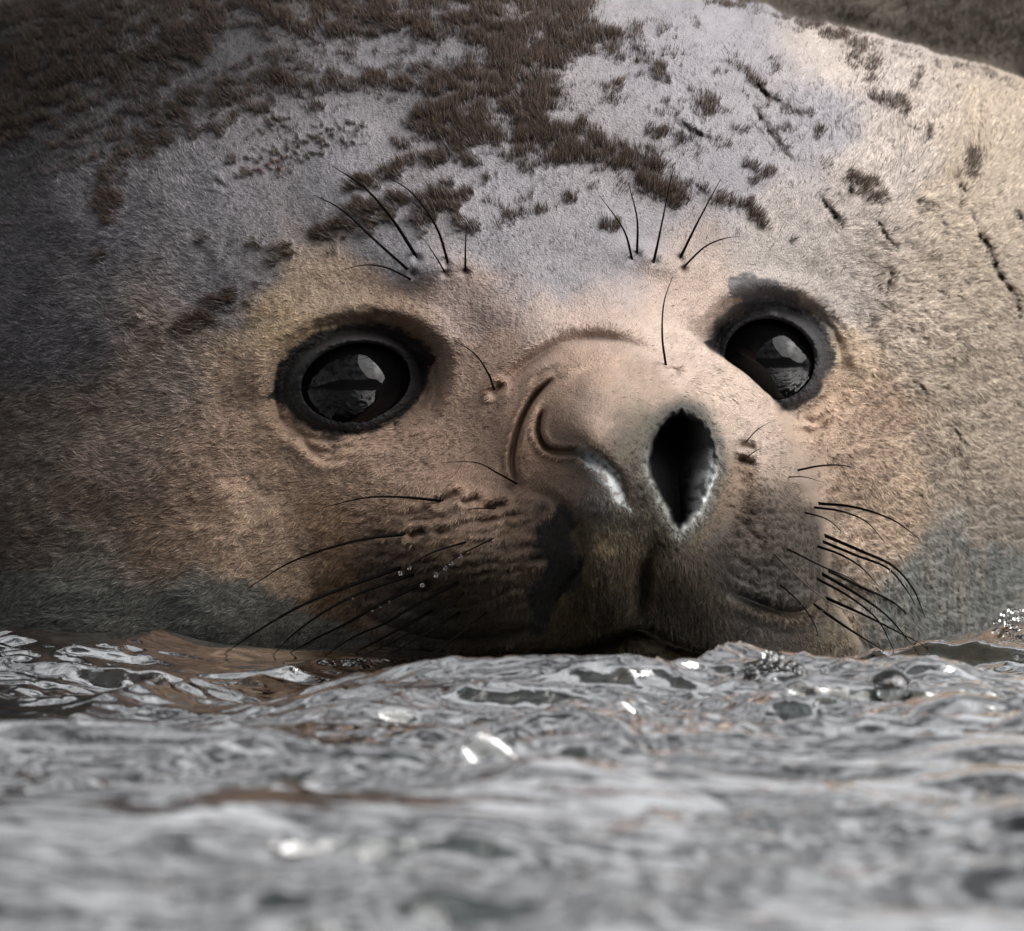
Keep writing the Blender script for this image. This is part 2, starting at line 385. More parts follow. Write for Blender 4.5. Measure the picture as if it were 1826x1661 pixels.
# eyes: lids hug the eyeball
EYES = [dict(c=(634, 692), R=108, p=.150, open=((634, 682), 97, 68, -11.0), corners=((488, 706), (772, 640))),
        dict(c=(1372, 652), R=98, p=-.075, open=((1372, 641), 80, 71, 14.0), corners=((1262, 612), (1484, 640)))]
eye_open = np.zeros(U.shape); lid_dark = np.zeros(U.shape); lid_rim = np.zeros(U.shape); lid_near = np.zeros(U.shape)
for i, e in enumerate(EYES):
    side = (1 - onG) if i == 0 else onG
    (ox, oy), a_, b_, an = e['open']; c_, s_ = math.cos(math.radians(an)), math.sin(math.radians(an))
    dx, dy = U - ox, V - oy; ex = (dx * c_ + dy * s_); ey = (-dx * s_ + dy * c_)
    r = np.sqrt((ex / a_) ** 2 + (ey / b_) ** 2)
    # almond: pull the shape out towards the corners
    for (kx, ky) in e['corners']:
        cx_, cy_ = kx - ox, ky - oy; Lc = math.hypot(cx_, cy_); al = (dx * cx_ + dy * cy_) / Lc; pe = (-dx * cy_ + dy * cx_) / Lc
        corner = np.where(al > .3 * Lc, np.abs(pe) / np.maximum((1.06 * Lc - al) * 1.0, 3), 9) + np.where(al > 1.06 * Lc, 9, 0)
        lid_dark = np.maximum(lid_dark, side * (1 - sstep(.7, 1.15, corner + .12 * noise(U / 7, V / 7, 3))))
    sdp = (r - 1) * min(a_, b_)                               # px outside the opening
    rr = np.hypot(U - e['c'][0], V - e['c'][1]); Rl = e['R'] + 9
    ball = e['p'] - e['R'] / 1000 + np.sqrt(np.clip(Rl ** 2 - rr ** 2, 0, None)) / 1000
    ball = np.where(rr < Rl, ball, -9)
    near = (1 - sstep(14, 95, sdp)) * side
    upper = np.clip(-ey / b_, -1, 1)
    Rb = e['R'] * 1.35
    big = e['p'] + .006 - Rb / 1000 + np.sqrt(np.clip(Rb ** 2 - rr ** 2, 900, None)) / 1000
    hug = (1 - sstep(6, 62, sdp)) * side
    P = P * (1 - hug) + np.maximum(big, ball) * hug
    P = np.where(side > .5, np.maximum(P, np.where(sdp < 34, ball, -9)), P)
    P += side * (.004 + .019 * sstep(0, .8, upper)) * np.exp(-((sdp - 8) / 8) ** 2)           # lid roll
    P -= side * .008 * np.exp(-((sdp - 22 - 5 * noise(U / 40, V / 40, 5)) / 5) ** 2) * (.5 + .5 * sstep(-.5, .4, noise(U / 24, V / 24, 3)))
    P -= side * .005 * np.exp(-((sdp - 40 - 6 * noise(U / 50, V / 50, 6)) / 5) ** 2) * sstep(-.2, .4, noise(U / 30, V / 30, 7))
    P -= side * .004 * np.exp(-((sdp - 56 - 7 * noise(U / 50, V / 50, 2)) / 5) ** 2) * sstep(-.1, .4, noise(U / 34, V / 34, 4))                                        # furrow outside it
    P += side * .016 * np.exp(-((sdp - 62) / 22) ** 2) * sstep(-.1, .7, upper)                # brow fold
    op = side * (1 - sstep(-1.5, 1.0, sdp))
    P -= .085 * op; eye_open = np.maximum(eye_open, op)
    wob = 4 * noise(U / 13, V / 13, 4) + 2 * noise(U / 5, V / 5, 5)
    lim = 23 + 12 * sstep(-.2, .6, upper)
    lid_dark = np.maximum(lid_dark, side * (1 - sstep(lim - 4, lim + 6, sdp + wob)))
    lid_near = np.maximum(lid_near, side * (1 - sstep(13, 19, sdp)))
    lid_rim = np.maximum(lid_rim, side * np.exp(-((sdp - 5) / 4) ** 2))

# crown contour, body behind
hp = np.array([(-700, 700), (-400, 330), (-150, 90), (0, -5), (150, -50), (300, -75), (500, -90), (700, -90), (950, -80), (1200, -40), (1320, 0), (1450, 35),
               (1600, 75), (1750, 115), (1900, 165), (2100, 280), (2300, 450), (2600, 900)], float)
sl = V - np.interp(U, hp[:, 0], hp[:, 1]) + 6 * noise(U / 40, V / 40, 3)
sl = sl * np.interp(U, [0, 500, 900, 1400, 1900], [.8, .92, 1, .95, .88])
tr = np.clip(sl / 130, 0, 1)
headP = P - .30 * (1 - np.sqrt(np.clip(1 - (1 - tr) ** 2, 0, 1)))
headP = np.where(sl > 0, headP, -9 + 0 * P)
headP = np.where((U < -350) | (U > 2200), -9, headP)
bodyP = -.95 - .35 * ((U - 1000) / 1500) ** 2 - .28 * ((V - 800) / 900) ** 2 + .02 * noise(U / 90, V / 90, 2)
bodyP = bodyP - 7 * np.clip((-110 - V) / 230, 0, None) ** 2.2 - 2.5 * np.clip(np.abs(U - 900) / 1000 - 1.1, 0, None) ** 1.6
onbody = (bodyP > headP)
P = np.maximum(headP, bodyP)

# lumpy hide
lump = np.interp(U, [0, 500, 900, 1350, 1550], [1.0, .7, .35, .5, 1.6]) * np.interp(V, [0, 500, 700], [1, .8, .9])
P += .0042 * lump * fbm(U / 26 + V / 60, V / 22, 1, 3) * (1 - eye_open)
P += .010 * fbm(U / 120, V / 120, 4, 2) * (1 - sstep(0, .02, lid_rim + eye_open))
P += .0007 * fbm(U / 5, V / 5, 3, 2) * (1 - eye_open) * (1 - onbody)
P += .0022 * fbm(U / 6, V / 4, 5, 2) * np.clip(lid_dark, 0, 1) * (1 - eye_open)
rightness = sstep(1480, 1650, U) * (1 - onbody)
P -= .007 * rightness * sstep(.25, .7, fbm((U + V * .4) / 17, V / 9, 6, 3))

# ------------------------------------------------------------------ colour of the coat over the head, with a vignette painted into its left side
G1 = (.262, .272, .306)
def mul(c, k): return tuple(x * k for x in c)
T1, T2, C1 = (.42, .305, .235), (.27, .20, .155), (.37, .335, .28)
M1, O1, S1 = (.058, .044, .031), (.15, .122, .075), (.255, .26, .242)
CP = [(700, 430, G1), (900, 430, G1), (1000, 480, G1), (600, 300, G1), (400, 350, mul(G1, .85)), (900, 320, G1), (1100, 420, G1), (1300, 300, G1),
      (1400, 440, (.39, .38, .375)), (1500, 540, (.39, .375, .36)), (1200, 150, G1), (1450, 200, G1), (1600, 300, (.43, .41, .39)), (1700, 330, C1), (1800, 250, C1),
      (1750, 500, mul(C1, .9)), (1700, 700, mul(C1, .9)), (1800, 750, mul(C1, .85)), (1680, 850, mul(C1, .72)), (1600, 600, (.45, .41, .36)), (1300, 50, G1), (1500, 100, (.42, .4, .38)),
      (700, 100, mul(G1, .75)), (200, 400, mul(G1, .66)), (50, 450, mul(G1, .36)), (100, 600, mul(G1, .6)), (300, 650, (.34, .305, .28)), (60, 800, (.19, .175, .16)),
      (200, 900, (.27, .225, .195)), (400, 800, (.44, .345, .28)), (400, 950, (.52, .41, .32)), (500, 1000, (.54, .43, .33)), (300, 950, (.42, .335, .27)), (250, 800, (.36, .31, .275)), (150, 1050, mul(S1, .95)), (330, 1100, mul(S1, 1.2)), (200, 200, mul(G1, .40)), (80, 90, mul(G1, .13)), (20, 250, mul(G1, .22)), (350, 80, mul(G1, .35)), (30, 600, mul(G1, .42)), (20, 950, (.15, .135, .12)),  # low left-edge and corner tones carry a vignette as well as darker fur
      (400, 500, mul(G1, .75)), (580, 950, (.32, .23, .16)), (600, 1050, (.21, .145, .09)), (520, 600, (.50, .41, .29)), (600, 535, (.46, .38, .30)), (700, 560, (.40, .315, .25)), (470, 660, (.46, .37, .29)), (500, 790, (.43, .335, .26)),
      (850, 555, (.33, .28, .265)), (850, 660, (.41, .32, .265)), (780, 760, (.40, .305, .245)), (700, 850, (.37, .285, .23)), (600, 850, (.39, .30, .235)), (850, 860, (.38, .285, .225)),
      (1050, 640, (.36, .282, .23)), (1000, 720, (.35, .26, .205)), (1060, 740, (.29, .235, .20)), (1070, 800, (.16, .13, .105)), (1030, 780, (.26, .21, .17)), (1150, 700, (.30, .245, .205)), (1125, 870, (.12, .10, .08)), (950, 800, T1), (980, 880, (.28, .21, .17)),
      (1040, 570, (.42, .36, .33)), (1200, 620, (.42, .365, .325)), (1300, 720, (.41, .355, .31)), (1350, 800, (.36, .315, .28)), (1400, 870, (.25, .21, .175)), (1310, 870, (.19, .145, .11)), (1250, 550, (.42, .36, .32)),
      (700, 920, (.22, .165, .125)), (850, 925, (.21, .16, .125)), (800, 990, (.12, .09, .065)), (900, 1020, M1), (700, 1040, (.09, .068, .055)), (960, 950, (.12, .09, .07)),
      (1050, 980, O1), (1150, 1000, O1), (1050, 1080, mul(O1, .9)), (1200, 1060, (.12, .1, .068)), (1300, 1000, (.045, .036, .027)), (1400, 980, (.07, .056, .042)), (1350, 920, (.10, .078, .058)),
      (1200, 1130, mul(O1, .8)), (1400, 1130, (.12, .095, .075)), (1500, 1140, (.2, .17, .12)), (900, 1140, (.075, .062, .045)), (750, 1130, (.1, .09, .08)),
      (1100, 800, (.19, .16, .125)), (1135, 765, (.17, .15, .115)), (1110, 930, (.10, .09, .062)), (1145, 890, (.09, .078, .058)), (1180, 965, (.09, .08, .055)), (1245, 965, (.10, .08, .058)), (1295, 930, (.12, .095, .07)), (1345, 965, (.075, .06, .045)), (1430, 940, (.12, .10, .08)), (1250, 1010, (.075, .062, .042)), (1400, 1040, (.05, .04, .032)), (1340, 1100, (.085, .07, .052)), (1450, 1110, (.13, .105, .075)), (1300, 900, (.14, .105, .08)), (1300, 965, (.055, .044, .034)), (1375, 1010, (.045, .036, .028)), (1445, 1010, (.065, .052, .04)), (1440, 960, (.085, .07, .055)), (1380, 930, (.095, .078, .06)), (1420, 895, (.16, .13, .105)), (1480, 720, (.40, .31, .24)), (1520, 650, (.46, .39, .30)), (1560, 750, (.30, .235, .185)), (1610, 850, (.36, .30, .235)), (1500, 850, (.30, .24, .19)), (1520, 950, (.35, .29, .23)),
      (1600, 950, (.35, .29, .225)), (1680, 970, mul(S1, .75)), (1600, 1050, mul(S1, .8)), (1750, 1000, (.2, .185, .155)), (1810, 1050, mul(S1, .65)), (1650, 1080, mul(S1, .65)), (1550, 1100, (.2, .185, .155))]
UC = U + 22 * noise(U / 60, V / 60, 1) + 7 * noise(U / 17, V / 17, 2); VC = V + 22 * noise(U / 60, V / 60, 3) + 7 * noise(U / 17, V / 17, 4)
num = np.zeros(U.shape + (3,)); den = np.zeros(U.shape)
for x, y, c in CP:
    r2 = (UC - x) ** 2 + (VC - y) ** 2
    wgt = 1 / (r2 / 2500 + .25) ** 2.2
    num += wgt[..., None] * np.array(c); den += wgt
COLR = num / den[..., None] * np.array([1.19, 1.085, 1.035]) * (1 + .16 * fbm(U / 15, V / 12, 3, 3) + .10 * fbm(U / 5, V / 5, 6, 2))[..., None]

def blend(mask, c):
    global COLR
    COLR = COLR * (1 - mask[..., None]) + np.array(c) * mask[..., None]

# wet hide near the water line, with a ragged upper edge
n_edge = 26 * noise(U / 70, V / 40, 5) + 9 * noise(U / 20, V / 12, 6)
wl = np.interp(U, [0, 250, 340, 450, 560, 640], [1010, 1030, 1050, 1040, 1090, 1130])
blend(sstep(-8, 10, V - wl + n_edge * .6) * (U < 660) * .85, S1)
wr = np.interp(U, [1480, 1560, 1640, 1750, 1830], [1110, 1040, 960, 950, 940])
wetr = sstep(-15, 20, V - wr + 2.2 * n_edge) * (onG > .5) * sstep(1520, 1560, U) * (.55 + .45 * sstep(-.2, .3, noise(U / 14, V / 60, 2)))
blend(wetr, mul(S1, .62))
# dark mottling on the muzzle
blend(sstep(-6, 8, poly_sd([(1000, 915), (1035, 925), (1042, 985), (1030, 1040), (1005, 1075), (985, 1112), (955, 1118), (960, 1075), (940, 1040), (955, 1000), (975, 985), (960, 950)], UC, VC)) * .95, (.010, .010, .011))
blend(sstep(-6, 12, poly_sd([(700, 1060), (760, 1000), (860, 985), (950, 1030), (955, 1085), (880, 1120), (780, 1125), (740, 1100)], UC, VC)) * .5, (.040, .030, .020))
blend(sstep(-6, 12, poly_sd([(1265, 1000), (1330, 985), (1420, 1020), (1460, 1060), (1420, 1088), (1350, 1075), (1290, 1050)], UC, VC)) * .6, (.03, .024, .018))
pat = sstep(.1, .4, fbm(U / 18, V / 14, 3, 3)) * sstep(-10, 12, poly_sd([(640, 1060), (700, 1070), (780, 1115), (860, 1130), (760, 1170), (680, 1165), (640, 1110)], UC, VC))
blend(pat * .7, (.17, .145, .145))
blend(sstep(.15, .5, fbm(U / 22, V / 12, 5, 3)) * sstep(0, 30, poly_sd([(650, 900), (960, 880), (960, 1060), (650, 1080)], U, V)) * .45, (.055, .04, .03))
# philtrum and lips, a darker olive line down the groove
blend(.5 * np.exp(-((U - 1145) / 9) ** 2) * sstep(965, 1010, V) * (1 - sstep(1120, 1150, V)), (.05, .045, .03))
# soaked fur of the lower muzzle is darker than the dry coat
nw = 22 * fbm(U / 30, V / 24, 2, 3)
soak_r = sstep(-18, 26, poly_sd([(1225, 985), (1290, 905), (1345, 862), (1415, 850), (1475, 930), (1495, 1060), (1550, 1150), (1550, 1260), (1040, 1260), (1040, 1000), (1150, 950)], U, V) + nw) * (1 - onG)
soak_l = sstep(-18, 30, poly_sd([(650, 1010), (720, 950), (960, 905), (1050, 960), (1045, 1260), (620, 1260)], U, V) + nw)
COLR *= (1 - .56 * soak_r + .12 * soak_l * (1 - soak_r))[..., None]
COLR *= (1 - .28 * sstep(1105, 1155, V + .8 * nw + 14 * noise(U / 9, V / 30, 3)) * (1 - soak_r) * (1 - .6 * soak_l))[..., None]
tip = sstep(-24, 26, poly_sd([(1060, 815), (1110, 745), (1200, 712), (1250, 722), (1160, 790), (1155, 850), (1215, 970), (1110, 950), (1115, 880)], U, V) + .7 * nw)
COLR *= (1 - .50 * tip)[..., None]
# nostrils and mucus
nz = fbm(U / 11, V / 11, 2, 3)
blend(sstep(-34, -4, nsd + 10 * nz) * (nsd < 12) * .6, (.10, .098, .075))
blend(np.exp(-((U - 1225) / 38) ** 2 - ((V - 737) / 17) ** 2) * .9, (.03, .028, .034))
blend(sstep(-.1, .35, nz) * np.exp(-((U - 1120) / 45) ** 2 - ((V - 775) / 40) ** 2) * .55, (.075, .075, .055))
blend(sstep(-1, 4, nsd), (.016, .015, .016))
wall = sstep(-1, 4, nsd) * sstep(.45, .78, tn)
blend(wall * .9, (.19, .19, .195))
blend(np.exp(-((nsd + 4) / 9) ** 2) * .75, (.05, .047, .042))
blend(wall * sstep(-.2, .4, nz + .35 + .6 * (tn - .8)) * sstep(800, 865, V) * .85, (.60, .63, .64))
rim = np.exp(-((nsd + 2 - 4 * nz) / 5.5) ** 2) * sstep(780, 840, V) * sstep(-.4, .15, fbm(U / 6, V / 6, 4, 2))
blend(rim * .45, (.36, .36, .34))
muc = sstep(-3, 3, poly_sd([(1022, 803), (1047, 796), (1080, 818), (1104, 848), (1116, 892), (1128, 916), (1098, 893), (1078, 868), (1052, 850), (1040, 824)], UW, VW))
muc = muc * (.35 + .65 * sstep(-.35, .15, fbm(U / 8, V / 8, 3, 3)))
blend(muc * .9, (.50, .53, .55))
blend(.7 * np.exp(-((U - 1068) / 30) ** 2 - ((V - 895) / 32) ** 2), (.36, .34, .34))
blend(.85 * np.exp(-(((U - 968) / 14) ** 2 + ((V - 902) / 9) ** 2) ** 2), (.03, .028, .03))
# bare dark skin round the eyes
blend(lid_dark * .97, (.010, .011, .014))
patch = sstep(-3, 5, poly_sd([(1292, 500), (1325, 488), (1362, 492), (1395, 508), (1425, 525), (1428, 548), (1400, 552), (1380, 560), (1340, 545), (1300, 530)], U + 6 * noise(U / 8, V / 8, 2), V + 6 * noise(U / 8, V / 8, 6)))
bare2 = patch * (onG > .5)
blend(bare2 * .92, (.045, .046, .052))
blend(bare2 * .6 * sstep(.2, .5, fbm(U / 20, V / 14, 7, 2)), (.16, .155, .165))
dk = sstep(.05, .4, fbm(U / 14, V / 9, 4, 3)) * np.exp(-((U - 640) / 60) ** 2 - ((V - 560) / 16) ** 2)
blend(dk * .8, (.06, .055, .055))
blend(np.clip(lid_rim, 0, 1) * .6, (.015, .0165, .021))
blend(eye_open, (.006, .006, .007))

# ------------------------------------------------------------------ moulting tufts: patches of older dark fur
UT = U + 12 * noise(U / 22, V / 22, 1) + 9 * noise(U / 8, V / 8, 2); VT = V + 9 * noise(U / 22, V / 22, 3) + 6 * noise(U / 8, V / 8, 4)
tuft = np.zeros(U.shape)
def dab(pts, w_, k=1.0):
    global tuft
    if not isinstance(pts, list): pts = [pts]
    if len(pts) == 1: pts = [(pts[0][0] - .5, pts[0][1]), (pts[0][0] + .5, pts[0][1])]
    a = np.array(pts); m = w_ * 2 + 30
    i0, i1 = np.searchsorted(us, [a[:, 0].min() - m, a[:, 0].max() + m]); j0, j1 = np.searchsorted(vs, [a[:, 1].min() - m, a[:, 1].max() + m])
    if i1 <= i0 or j1 <= j0: return
    d, _ = seg_dist(pts, UT[j0:j1, i0:i1], VT[j0:j1, i0:i1])
    tuft[j0:j1, i0:i1] = np.maximum(tuft[j0:j1, i0:i1], k * (1 - sstep(w_ * .30, w_ * 1.45, d)))
mass = [(470, -60), (1060, -60), (1060, 40), (1140, 80), (1100, 95), (1060, 90), (1010, 115), (985, 150), (1020, 165), (1010, 195), (980, 200), (985, 225), (1060, 225),
        (1100, 260), (1190, 295), (1222, 340), (1215, 362), (1170, 345), (1150, 318), (1090, 300), (1040, 295), (930, 290), (900, 270), (870, 255), (830, 262), (760, 240),
        (735, 225), (760, 195), (800, 170), (700, 162), (622, 165), (640, 145), (690, 135), (785, 118), (800, 105), (770, 80), (720, 62), (600, 72), (520, 55), (470, 40)]
tuft = np.maximum(tuft, sstep(-22, 18, poly_sd(mass, UT, VT) + 14 * fbm(U / 30, V / 14, 5, 3)) * (1 - .9 * np.exp(-(((U - 812) / 26) ** 2 + ((V - 92) / 34) ** 2) ** 2)))
topl = [(-400, -300), (620, -300), (560, 30), (480, 62), (400, 85), (330, 120), (250, 152), (150, 190), (60, 250), (0, 290), (-400, 560)]
tuft = np.maximum(tuft, sstep(-26, 30, poly_sd(topl, UT, VT) + 55 * fbm((U * .9 + V * .45) / 60, (V * .9 - U * .45) / 22, 6, 3) - 6))
for q, w_, k in [([(625, 340), (700, 308), (760, 288), (835, 266)], 13, 1), ([(640, 376), (680, 368), (722, 360)], 13, .9), ([(745, 388), (780, 380), (815, 366)], 15, .95),
                 ([(752, 354), (800, 346), (840, 349)], 8, .9), ([(565, 418), (605, 404)], 13, .9), ([(612, 412), (650, 402), (690, 394)], 12, .85), ([(485, 458), (530, 436)], 12, .85),
                 ((465, 431), 13, .8), ((880, 361), 10, .8), ((932, 356), 10, .8), ([(905, 392), (940, 383), (980, 374)], 8, .8), ((1025, 355), 14, .75), ((805, 326), 11, .7),
                 ((830, 392), 9, .6), ((752, 416), 9, .5), ((590, 445), 10, .45), ([(1240, 334), (1275, 348), (1300, 364)], 10, 1), ([(1330, 372), (1365, 402)], 13, .9), ((1412, 432), 9, .9),
                 ([(1150, 330), (1190, 350), (1215, 358)], 15, 1), ((1260, 192), 22, .8), ((1186, 241), 15, .8), ((1168, 132), 17, .85), ((1143, 100), 13, .8), ((1185, 60), 11, .5), ((1108, 150), 12, .7),
                 ([(1160, 275), (1200, 300)], 10, .8), ((1340, 296), 12, .85), ((1350, 325), 12, .85), ((1376, 310), 9, .8), ((1478, 298), 20, .45), ([(1528, 326), (1568, 356)], 17, .95), ((1652, 366), 17, .55),
                 ([(1735, 285), (1725, 322)], 18, .65), ((1651, 236), 12, .8), ([(1560, 168), (1610, 188)], 18, .8), ([(1520, 80), (1550, 130)], 28, .75), ((1312, 108), 13, .6), ((1388, 118), 14, .55),
                 ([(1640, 130), (1632, 150)], 12, .6), ([(1280, -5), (1380, 18), (1460, 42), (1530, 66)], 20, .85), ([(1530, 66), (1650, 95), (1760, 130), (1826, 150)], 16, .6),
                 ([(345, 175), (325, 205), (300, 245)], 26, .95), ([(300, 245), (250, 270), (215, 300), (195, 340), (192, 385)], 24, .85), ([(500, 140), (525, 150)], 24, .9), ((562, 190), 20, .85),
                 ([(330, 590), (370, 560), (412, 530)], 17, .8), ((288, 594), 15, .75), ((190, 452), 20, .5), ((362, 430), 13, .5), ([(160, 180), (240, 160), (310, 135)], 16, .8), ((428, 175), 18, .5),
                 ([(600, 150), (660, 150)], 14, .7), ((470, 510), 13, .4), ((250, 565), 16, .35), ((1590, 600), 10, .3), ([(1560, 575), (1570, 610), (1575, 640)], 10, .4), ((1130, 60), 16, .6), ((1232, 30), 14, .5),
                 ([(1255, 355), (1285, 372)], 8, .5), ((1520, 12), 26, .7), ((20, 785), 0.1, 0)]:
    dab(q, w_, k)
rs = np.random.default_rng(3)
for i in range(70):                                        # sparse flecks of old fur
    x = rs.uniform(0, 480) if i < 34 else rs.uniform(1420, 1820); y = rs.uniform(150, 620)
    dab((x, y), rs.uniform(4, 9), rs.uniform(.25, .6))
for i in range(110):
    x = rs.uniform(380, 1480); y = rs.uniform(40, 420)
    if y > 430 - .00045 * (x - 950) ** 2: continue
    l = rs.uniform(2, 14); dab([(x - l, y + rs.uniform(-4, 4)), (x + l, y + rs.uniform(-4, 4))], rs.uniform(5, 11), rs.uniform(.3, .75))
for i in range(60):                                        # streaks below the crown
    x = rs.uniform(90, 620); y = 300 - .36 * x + rs.uniform(-30, 70); l = rs.uniform(10, 34)
    dab([(x - l, y + l * .35), (x + l, y - l * .35)], rs.uniform(5, 12), rs.uniform(.35, .85))
for i in range(40):
    x = rs.uniform(430, 1300); y = rs.uniform(60, 250)
    dab((x, y), rs.uniform(4, 10), rs.uniform(.3, .7))
tuft *= (1 - onbody)
tuft *= .30 + .70 * sstep(-.22, .22, fbm(U / 26, V / 13, 6, 3) + .35 * fbm(U / 8, V / 8, 2, 2) + .10)
P += .005 * tuft                                           # the old coat stands proud of the new
# scab on the brow
scab = np.zeros(U.shape)
dS, _ = seg_dist([(440, 305), (520, 270), (630, 232)], U, V)
scab = (1 - sstep(12, 30, dS + 14 * noise(U / 10, V / 8, 2))) * sstep(-.15, .25, fbm(U / 9, V / 7, 5, 2))
dS2, _ = seg_dist([(470, 225), (510, 212)], U, V)
scab = np.maximum(scab, (1 - sstep(6, 18, dS2 + 10 * noise(U / 8, V / 7, 1))) * sstep(0, .3, fbm(U / 7, V / 6, 4, 2)))
P += .006 * scab
red = np.exp(-((U - 500) / 40) ** 2 - ((V - 305) / 18) ** 2)

DARK = np.array([.042, .029, .0225])
SKIN = COLR * .76
ts = (.85 * sstep(.25, .95, tuft))[..., None]; SKIN = SKIN * (1 - ts) + DARK * .8 * ts
bod = np.where(U[..., None] < 700, np.array([.035, .028, .022]), np.array([.062, .050, .039])) * (1 + .3 * fbm(U / 60, V / 30, 3, 2))[..., None]  # own brown; right tone lowered as a painted corner vignette
SKIN = np.where(onbody[..., None], bod, SKIN); COLR = np.where(onbody[..., None], bod * 1.15, COLR)
sc_col = np.array([.05, .042, .035]) * (1 - red[..., None]) + np.array([.16, .055, .05]) * red[..., None]
SKIN = SKIN * (1 - scab[..., None]) + sc_col * scab[..., None]
bare = np.clip(lid_near + bare2 * .8 + sstep(-3, 3, nsd) + muc + eye_open + scab * .9, 0, 1)
SKIN = np.where(bare[..., None] > .5, np.where(scab[..., None] > .5, SKIN, COLR), SKIN)
for q, w_, d_ in CRACKS:
    dq, _ = seg_dist(q, UW, VW); k = (1 - sstep(w_ * .4, w_ * 1.1, dq + 2 * noise(U / 6, V / 6, 3)))[..., None] * .85
    SKIN = SKIN * (1 - k) + np.array([.05, .045, .042]) * k
wet = np.clip(sstep(900, 1010, V) * sstep(560, 680, U) + sstep(1040, 1090, V), 0, 1) * (1 - onbody)
GLOSS = .68 - .16 * wet - .08 * lid_rim + .15 * muc
POS = at(U, V, P)
nr, nc = U.shape

seal = bpy.data.objects.new('elephant_seal', None); COL.objects.link(seal)
tag(seal, 'moulting brown and grey elephant seal with big black eyes, chin sunk in the water', 'seal')
body = mesh_obj('body', POS.reshape(-1, 3), grid_faces(nr, nc), M_skin, seal)
ca = body.data.attributes.new('skin_colour', 'FLOAT_COLOR', 'POINT')
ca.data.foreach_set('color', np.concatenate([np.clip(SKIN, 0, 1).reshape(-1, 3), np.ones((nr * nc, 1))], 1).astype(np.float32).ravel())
ga = body.data.attributes.new('skin_gloss', 'FLOAT', 'POINT'); ga.data.foreach_set('value', np.clip(GLOSS, .12, 1).astype(np.float32).ravel())

# ------------------------------------------------------------------ eyeballs
for i, e in enumerate(EYES):
    n1_, n2_ = 64, 40
    th = np.linspace(0, 2 * np.pi, n1_, endpoint=False); ph = np.linspace(0, np.pi, n2_)
    TH, PH = np.meshgrid(th, ph)
    r = e['R'] * K
    c0 = at(np.array(float(e['c'][0])), np.array(float(e['c'][1])), np.array(e['p'] + .011 - e['R'] / 1000))
    bul = 1 + .035 * np.exp(-(PH / .62) ** 4)                       # cornea stands a little proud
    x = r * np.sin(PH) * np.cos(TH) * bul; z = r * np.sin(PH) * np.sin(TH) * bul; y = -r * np.cos(PH) * bul
    v_ = np.stack([x, y, z], -1).reshape(-1, 3)
    idx = np.arange(n1_ * n2_).reshape(n2_, n1_); nx = np.roll(idx, -1, 1)
    f_ = np.stack([idx[:-1], nx[:-1], nx[1:], idx[1:]], -1).reshape(-1, 4)
    eo = mesh_obj('eye', v_, f_, M_eye, seal); eo.location = c0
    eo['label'] = 'glossy black eye reflecting the sky'

# ------------------------------------------------------------------ sampling the surface
def frac(a, x):
    i = np.clip(np.searchsorted(a, x) - 1, 0, len(a) - 2); return i, np.clip((x - a[i]) / (a[i + 1] - a[i]), 0, 1)
def samp(A, x, y):
    i, fx = frac(us, x); j, fy = frac(vs, y)
    if A.ndim == 3: fx = fx[:, None]; fy = fy[:, None]
    return (A[j, i] * (1 - fx) + A[j, i + 1] * fx) * (1 - fy) + (A[j + 1, i] * (1 - fx) + A[j + 1, i + 1] * fx) * fy
Tu = np.gradient(POS, us, axis=1); Tv = np.gradient(POS, vs, axis=0)
NRM = np.cross(Tu, Tv); NRM /= np.linalg.norm(NRM, axis=-1, keepdims=True) + 1e-12
NRM *= -np.sign(NRM[..., 1:2] + 1e-9)                            # face the viewer's side
slope = np.abs(np.gradient(P, us, axis=1)) + np.abs(np.gradient(P, vs, axis=0))

# ------------------------------------------------------------------ fur
def flow(x, y):
    dx = x - 1060.0; dy = y - 690.0
    ang = np.arctan2(dy, dx)
    dirx = np.cos(ang); diry = np.sin(ang)
    # hair on the crown stands towards the back of the head, on the far cheek it droops
    top = sstep(420, 200, y) if False else 1 - sstep(200, 430, y)
    dirx = dirx * (1 - .55 * top) - .12 * top; diry = diry * (1 - .3 * top) - .7 * top
    rt = sstep(1480, 1640, x) * sstep(420, 700, y)
    diry = diry + .5 * rt
    a2 = np.arctan2(diry, dirx) + .45 * noise(x / 46, y / 46, 2) + .30 * noise(x / 15, y / 15, 5)
    return np.cos(a2), np.sin(a2)

